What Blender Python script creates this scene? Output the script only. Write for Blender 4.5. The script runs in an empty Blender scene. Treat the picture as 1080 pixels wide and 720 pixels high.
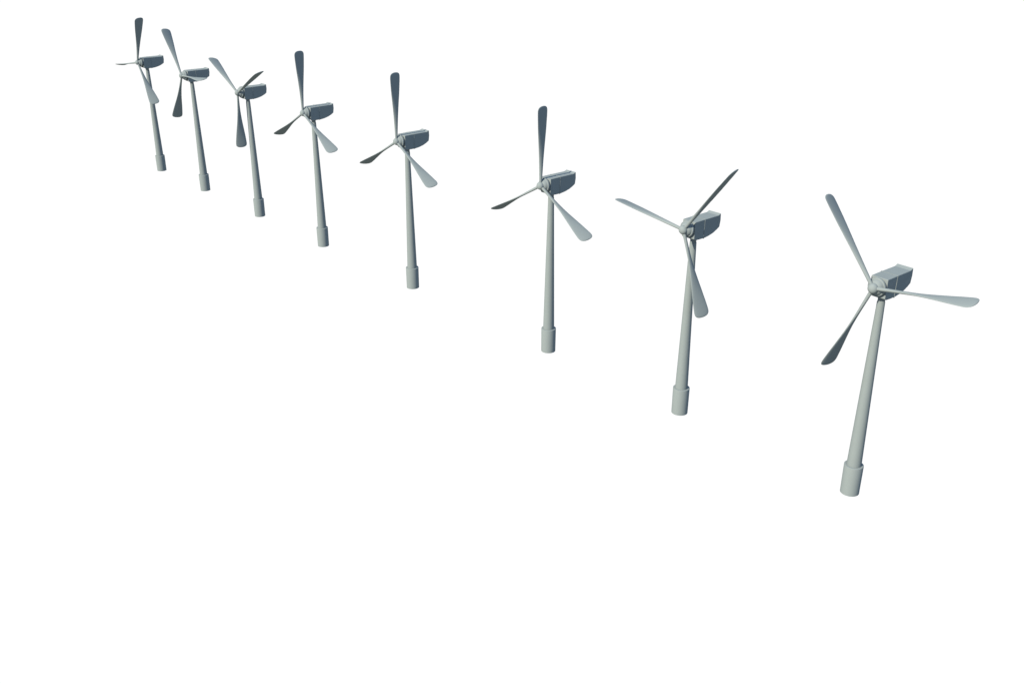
import bpy, bmesh, math
from mathutils import Matrix, Vector

SC = bpy.context.scene
COL = SC.collection
U = 50.0                      # metres per model unit (hub height about 38.6 m)

# ------------------------------------------------------------------ camera
PITCH, ROLL, CAM_H, F_PX = 0.4290, -0.0023, 1.9277, 1061.69
cam_data = bpy.data.cameras.new("camera")
cam = bpy.data.objects.new("camera", cam_data)
COL.objects.link(cam)
cam_data.sensor_fit = 'HORIZONTAL'
cam_data.sensor_width = 36.0
cam_data.lens = F_PX / 1080.0 * 36.0
cam_data.clip_start = 1.0
cam_data.clip_end = 40000.0
cam.matrix_world = (Matrix.Translation((0, 0, CAM_H * U))
                    @ Matrix.Rotation(math.pi / 2 - PITCH, 4, 'X')
                    @ Matrix.Rotation(-ROLL, 4, 'Z'))
SC.camera = cam

# ------------------------------------------------------------------ light
SUN_AZ = 0.8500               # the sun stands in front of the rotors
SUN_EL = math.radians(35)
SUN_W = 5.0
EXPOSURE = 1.98
SKY = (0.208, 0.318, 0.555)   # clear blue sky above the horizon
WHITE = (0.262, 0.262, 0.262) # seamless white surroundings below it
PAINT = (0.075, 0.090, 0.085)

world = bpy.data.worlds.new("World")
SC.world = world
world.use_nodes = True
bg = world.node_tree.nodes["Background"]
wn, wl = world.node_tree.nodes, world.node_tree.links
geo = wn.new("ShaderNodeTexCoord")
sep = wn.new("ShaderNodeSeparateXYZ")
ramp = wn.new("ShaderNodeValToRGB")
ramp.color_ramp.elements[0].position = 0.0
ramp.color_ramp.elements[0].color = (*WHITE, 1)
ramp.color_ramp.elements[1].position = 0.12
ramp.color_ramp.elements[1].color = (*SKY, 1)
wl.new(geo.outputs["Generated"], sep.inputs["Vector"])
wl.new(sep.outputs["Z"], ramp.inputs["Fac"])
wl.new(ramp.outputs["Color"], bg.inputs["Color"])
bg.inputs["Strength"].default_value = 1.0

sd = bpy.data.lights.new("sun", 'SUN')
sd.energy = SUN_W
sd.angle = math.radians(0.5)
sd.color = (1.0, 0.88, 0.78)
sun = bpy.data.objects.new("sun", sd)
COL.objects.link(sun)
to_sun = Vector((-math.sin(SUN_AZ) * math.cos(SUN_EL), -math.cos(SUN_AZ) * math.cos(SUN_EL), math.sin(SUN_EL)))
sun.rotation_euler = to_sun.to_track_quat('Z', 'Y').to_euler()
sun.location = (-200, 0, 300)

SC.view_settings.view_transform = 'Standard'
SC.view_settings.look = 'None'
SC.view_settings.gamma = 1.0
SC.view_settings.exposure = EXPOSURE


# ------------------------------------------------------------------ materials
def matte(name, col, var=0.015, scale=0.6):
    m = bpy.data.materials.new(name)
    m.use_nodes = True
    nt = m.node_tree
    b = nt.nodes["Principled BSDF"]
    b.inputs["Roughness"].default_value = 0.9
    b.inputs["Specular IOR Level"].default_value = 0.0
    tc = nt.nodes.new("ShaderNodeTexCoord")
    n = nt.nodes.new("ShaderNodeTexNoise")
    n.inputs["Scale"].default_value = scale
    n.inputs["Detail"].default_value = 3
    r = nt.nodes.new("ShaderNodeValToRGB")
    r.color_ramp.elements[0].position = 0.3
    r.color_ramp.elements[1].position = 0.7
    r.color_ramp.elements[0].color = (*[c * (1 - var) for c in col], 1)
    r.color_ramp.elements[1].color = (*[c * (1 + var) for c in col], 1)
    nt.links.new(tc.outputs["Object"], n.inputs["Vector"])
    nt.links.new(n.outputs["Fac"], r.inputs["Fac"])
    nt.links.new(r.outputs["Color"], b.inputs["Base Color"])
    return m


M_PAINT = matte("grey_turbine_paint", PAINT)
M_BLADE = matte("grey_blade_gelcoat", PAINT, 0.02, 0.3)


# ------------------------------------------------------------------ mesh helpers (model units, scaled on linking)
def finish(name, bm, mat, parent=None, smooth_angle=35):
    bmesh.ops.scale(bm, vec=(U, U, U), verts=bm.verts)
    bmesh.ops.recalc_face_normals(bm, faces=bm.faces)
    for f in bm.faces:
        f.smooth = smooth_angle > 0
    for e in bm.edges:
        if len(e.link_faces) == 2 and e.calc_face_angle(0) > math.radians(smooth_angle):
            e.smooth = False
    me = bpy.data.meshes.new(name)
    bm.to_mesh(me)
    bm.free()
    me.materials.append(mat)
    o = bpy.data.objects.new(name, me)
    COL.objects.link(o)
    if parent:
        o.parent = parent
    return o


def loft(bm, rings, cap=True):
    vs = [[bm.verts.new(p) for p in r] for r in rings]
    n = len(rings[0])
    for a, b in zip(vs, vs[1:]):
        for i in range(n):
            bm.faces.new((a[i], a[(i + 1) % n], b[(i + 1) % n], b[i]))
    if cap:
        bm.faces.new(list(reversed(vs[0])))
        bm.faces.new(vs[-1])


def lathe_z(prof, n=64):
    bm = bmesh.new()
    loft(bm, [[(r * math.cos(2 * math.pi * i / n), r * math.sin(2 * math.pi * i / n), z) for i in range(n)]
              for r, z in prof])
    return bm


def lathe_f(prof, n=56):      # revolved about the rotor axis; profile (radius, distance forward)
    bm = bmesh.new()
    loft(bm, [[(r * math.cos(2 * math.pi * i / n), -y, r * math.sin(2 * math.pi * i / n)) for i in range(n)]
              for r, y in prof])
    return bm


def bevel(bm, w, seg=2, ang=30):
    es = [e for e in bm.edges if len(e.link_faces) == 2 and e.calc_face_angle(0) > math.radians(ang)]
    bmesh.ops.bevel(bm, geom=es, offset=w, segments=seg, profile=0.5, affect='EDGES')


# ------------------------------------------------------------------ one wind turbine
HUB_Z, TILT = 0.7729, 0.0223
ROTOR_FWD = 0.0632
BLADE_R = 0.3259
AX = Matrix.Rotation(-TILT, 4, 'X')

NAC_TOP = [(0.033, 0.0290), (-0.023, 0.0300), (-0.101, 0.0305), (-0.116, 0.0362)]
NAC_BOT = [(-0.118, 0.010), (-0.1145, -0.0150), (-0.100, -0.0235), (-0.080, -0.0320), (-0.055, -0.0385),
           (-0.030, -0.0420), (0.000, -0.0422), (0.022, -0.0410), (0.033, -0.0355)]


def nac_half(y):              # half width along the nacelle (forward distance y)
    pts = [(0.033, 0.0290), (0.010, 0.0290), (-0.080, 0.0288), (-0.118, 0.0280)]
    for (a, wa), (b, wb) in zip(pts, pts[1:]):
        if b <= y <= a:
            return wa + (wb - wa) * (a - y) / (a - b)
    return pts[0][1] if y > 0 else pts[-1][1]


def nacelle_bm():
    bm = bmesh.new()
    prof = NAC_TOP + NAC_BOT
    loft(bm, [[(s * nac_half(y), -y, z) for y, z in prof] for s in (-1, 1)])
    bmesh.ops.recalc_face_normals(bm, faces=bm.faces)
    bevel(bm, 0.0010, 1, 40)
    return bm


def seam_bm():                # a slightly raised joint strip running round the shell
    y0, y1, p = -0.0222, -0.0238, 0.0011
    w = nac_half(y0)
    bm = bmesh.new()
    outer = [(-w - p, 0.0300 + p), (w + p, 0.0300 + p), (w + p, -0.0423 - p), (-w - p, -0.0423 - p)]
    inner = [(-w + p, 0.0300 - p), (w - p, 0.0300 - p), (w - p, -0.0423 + p), (-w + p, -0.0423 + p)]
    q = [[bm.verts.new((x, -y, z)) for x, z in ring] for y in (y0, y1) for ring in (outer, inner)]
    for i in range(4):
        j = (i + 1) % 4
        bm.faces.new((q[0][i], q[0][j], q[2][j], q[2][i]))
        bm.faces.new((q[1][i], q[3][i], q[3][j], q[1][j]))
        bm.faces.new((q[0][i], q[1][i], q[1][j], q[0][j]))
        bm.faces.new((q[2][i], q[2][j], q[3][j], q[3][i]))
    return bm


BL = [  # r/R, chord, thickness, pitch (deg): the blade twists from hub to tip
    (0.03, 0.0122, 0.0122, 108), (0.08, 0.0124, 0.0120, 107), (0.14, 0.0140, 0.0115, 106), (0.20, 0.0162, 0.0108, 104),
    (0.27, 0.0188, 0.0100, 102), (0.34, 0.0220, 0.0093, 99), (0.41, 0.0262, 0.0085, 96), (0.48, 0.0310, 0.0078, 93),
    (0.55, 0.0365, 0.0080, 90), (0.62, 0.0428, 0.0078, 87), (0.68, 0.0485, 0.0075, 85), (0.75, 0.0545, 0.0072, 83),
    (0.82, 0.0600, 0.0070, 81), (0.88, 0.0642, 0.0068, 80), (0.925, 0.0668, 0.0066, 79), (0.950, 0.0668, 0.0064, 79),
    (0.966, 0.0645, 0.0062, 79), (0.980, 0.0595, 0.0060, 79), (0.991, 0.0515, 0.0056, 79), (0.999, 0.0410, 0.0050, 79),
    (1.004, 0.0290, 0.0040, 79), (1.007, 0.0150, 0.0022, 79)]


def blade_bm():
    bm = bmesh.new()
    n = 28
    rings = []
    for f, c, t, pd in BL:
        p = math.radians(pd)
        cd = Vector((math.cos(p), -math.sin(p), 0))     # chord direction (x = along rotation, -y = forward)
        nd = Vector((math.sin(p), math.cos(p), 0))
        ring = []
        for i in range(n):
            a = 2 * math.pi * i / n
            q = cd * (c / 2 * math.cos(a)) + nd * (t / 2 * math.sin(a))
            ring.append((q.x, q.y, f * BLADE_R))
        rings.append(ring)
    loft(bm, rings)
    return bm


def make_turbine():
    root = bpy.data.objects.new("wind_turbine", None)
    COL.objects.link(root)
    root["category"] = "wind turbine"
    root["group"] = "wind turbines standing in one row"
    z1 = HUB_Z - 0.060
    finish("tower", lathe_z([(0.0245, 0.10), (0.0248, 0.106), (0.0126, z1)]), M_PAINT, root)
    finish("base_sleeve", lathe_z([(0.0320, 0.0), (0.0326, 0.1085), (0.0324, 0.1098), (0.0310, 0.1105),
                                   (0.0255, 0.1105)]), M_PAINT, root)
    finish("yaw_bearing", lathe_z([(0.0115, z1 - 0.001), (0.0115, HUB_Z - 0.046), (0.0145, HUB_Z - 0.0455), (0.0145, HUB_Z - 0.040)]), M_PAINT, root)
    nac = finish("nacelle", nacelle_bm(), M_PAINT, root, 0)
    nac.matrix_local = Matrix.Translation((0, 0, HUB_Z * U)) @ AX
    finish("seam_strip", seam_bm(), M_PAINT, nac)
    hub = finish("rotor_hub", lathe_f([(0.0240, 0.030), (0.0240, 0.0392), (0.0302, 0.0388), (0.0302, 0.0448),
                                       (0.0290, 0.0465), (0.0262, 0.0472), (0.0245, 0.0520), (0.0215, 0.0570), (0.0170, 0.0612),
                                       (0.0140, 0.0630), (0.0140, 0.0680)]), M_PAINT, root)
    hub.matrix_local = Matrix.Translation((0, 0, HUB_Z * U)) @ AX
    prof = [(0.0150, 0.0590), (0.0166, 0.0600)]
    for i in range(0, 12):
        a = math.pi / 2 * i / 12
        prof.append((0.0168 * math.cos(a), 0.0640 + 0.0155 * math.sin(a)))
    prof.append((0.0006, 0.0795))
    finish("nose_cap", lathe_f(prof), M_PAINT, hub)
    for k in range(3):
        b = finish("blade", blade_bm(), M_BLADE, root, 60) if k == 0 else bpy.data.objects.new("blade", bdata)
        if k == 0:
            bdata = b.data
        else:
            COL.objects.link(b)
            b.parent = root
    return root


def set_blades(root, phase):
    c = AX @ Vector((0, -ROTOR_FWD * U, 0)) + Vector((0, 0, HUB_Z * U))
    bl = [o for o in COL.objects if o.parent == root and o.name.startswith("blade")]
    for k, b in enumerate(bl):
        b.matrix_local = Matrix.Translation(c) @ AX @ Matrix.Rotation(phase + k * 2 * math.pi / 3, 4, 'Y')


def copy_turbine(src):
    r = src.copy()
    COL.objects.link(r)
    for ch in [o for o in COL.objects if o.parent == src]:
        c = ch.copy()
        COL.objects.link(c)
        c.parent = r
        for g in [o for o in COL.objects if o.parent == ch]:
            d = g.copy()
            COL.objects.link(d)
            d.parent = c
    return r


YAW = 0.8368
ROW = [  # x, y (model units), rotor phase, yaw offset, label
    (1.17455, 2.96731, -0.6784, 0.0289,
     "nearest and largest grey wind turbine, at the right end, one blade pointing right"),
    (0.66974, 3.54230, -1.4378, 0.0098,
     "second nearest grey wind turbine, lower blade crossing its tower, another raised to the right"),
    (0.16381, 4.11930, -0.0031, -0.0036,
     "third grey wind turbine from the right end, one blade upright, tower almost plumb"),
    (-0.51717, 4.89369, 0.0049, -0.0121,
     "fourth grey wind turbine from the right end, one blade upright, left of the widest gap"),
    (-1.09606, 5.54837, -0.0037, -0.0137,
     "fifth grey wind turbine from the right end, one blade pointing straight up"),
    (-1.59395, 6.11570, -1.0228, -0.0149,
     "third grey wind turbine from the far left, one blade hanging beside its tower"),
    (-2.09823, 6.69030, -0.5789, 0.0219,
     "second grey wind turbine from the far left, one blade lying across its nacelle"),
    (-2.55935, 7.20417, 0.3595, -0.0163,
     "farthest and smallest grey wind turbine, at the left end of the row"),
]

proto = make_turbine()
made = []
for i, (x, y, ph, dy, label) in enumerate(ROW):
    t = proto if i == 0 else copy_turbine(proto)
    made.append((t, x, y, ph, dy, label))
for t, x, y, ph, dy, label in made:
    t.location = (x * U, y * U, 0)
    t.rotation_euler = (0, 0, -(YAW + dy))
    t["label"] = label
    set_blades(t, ph)
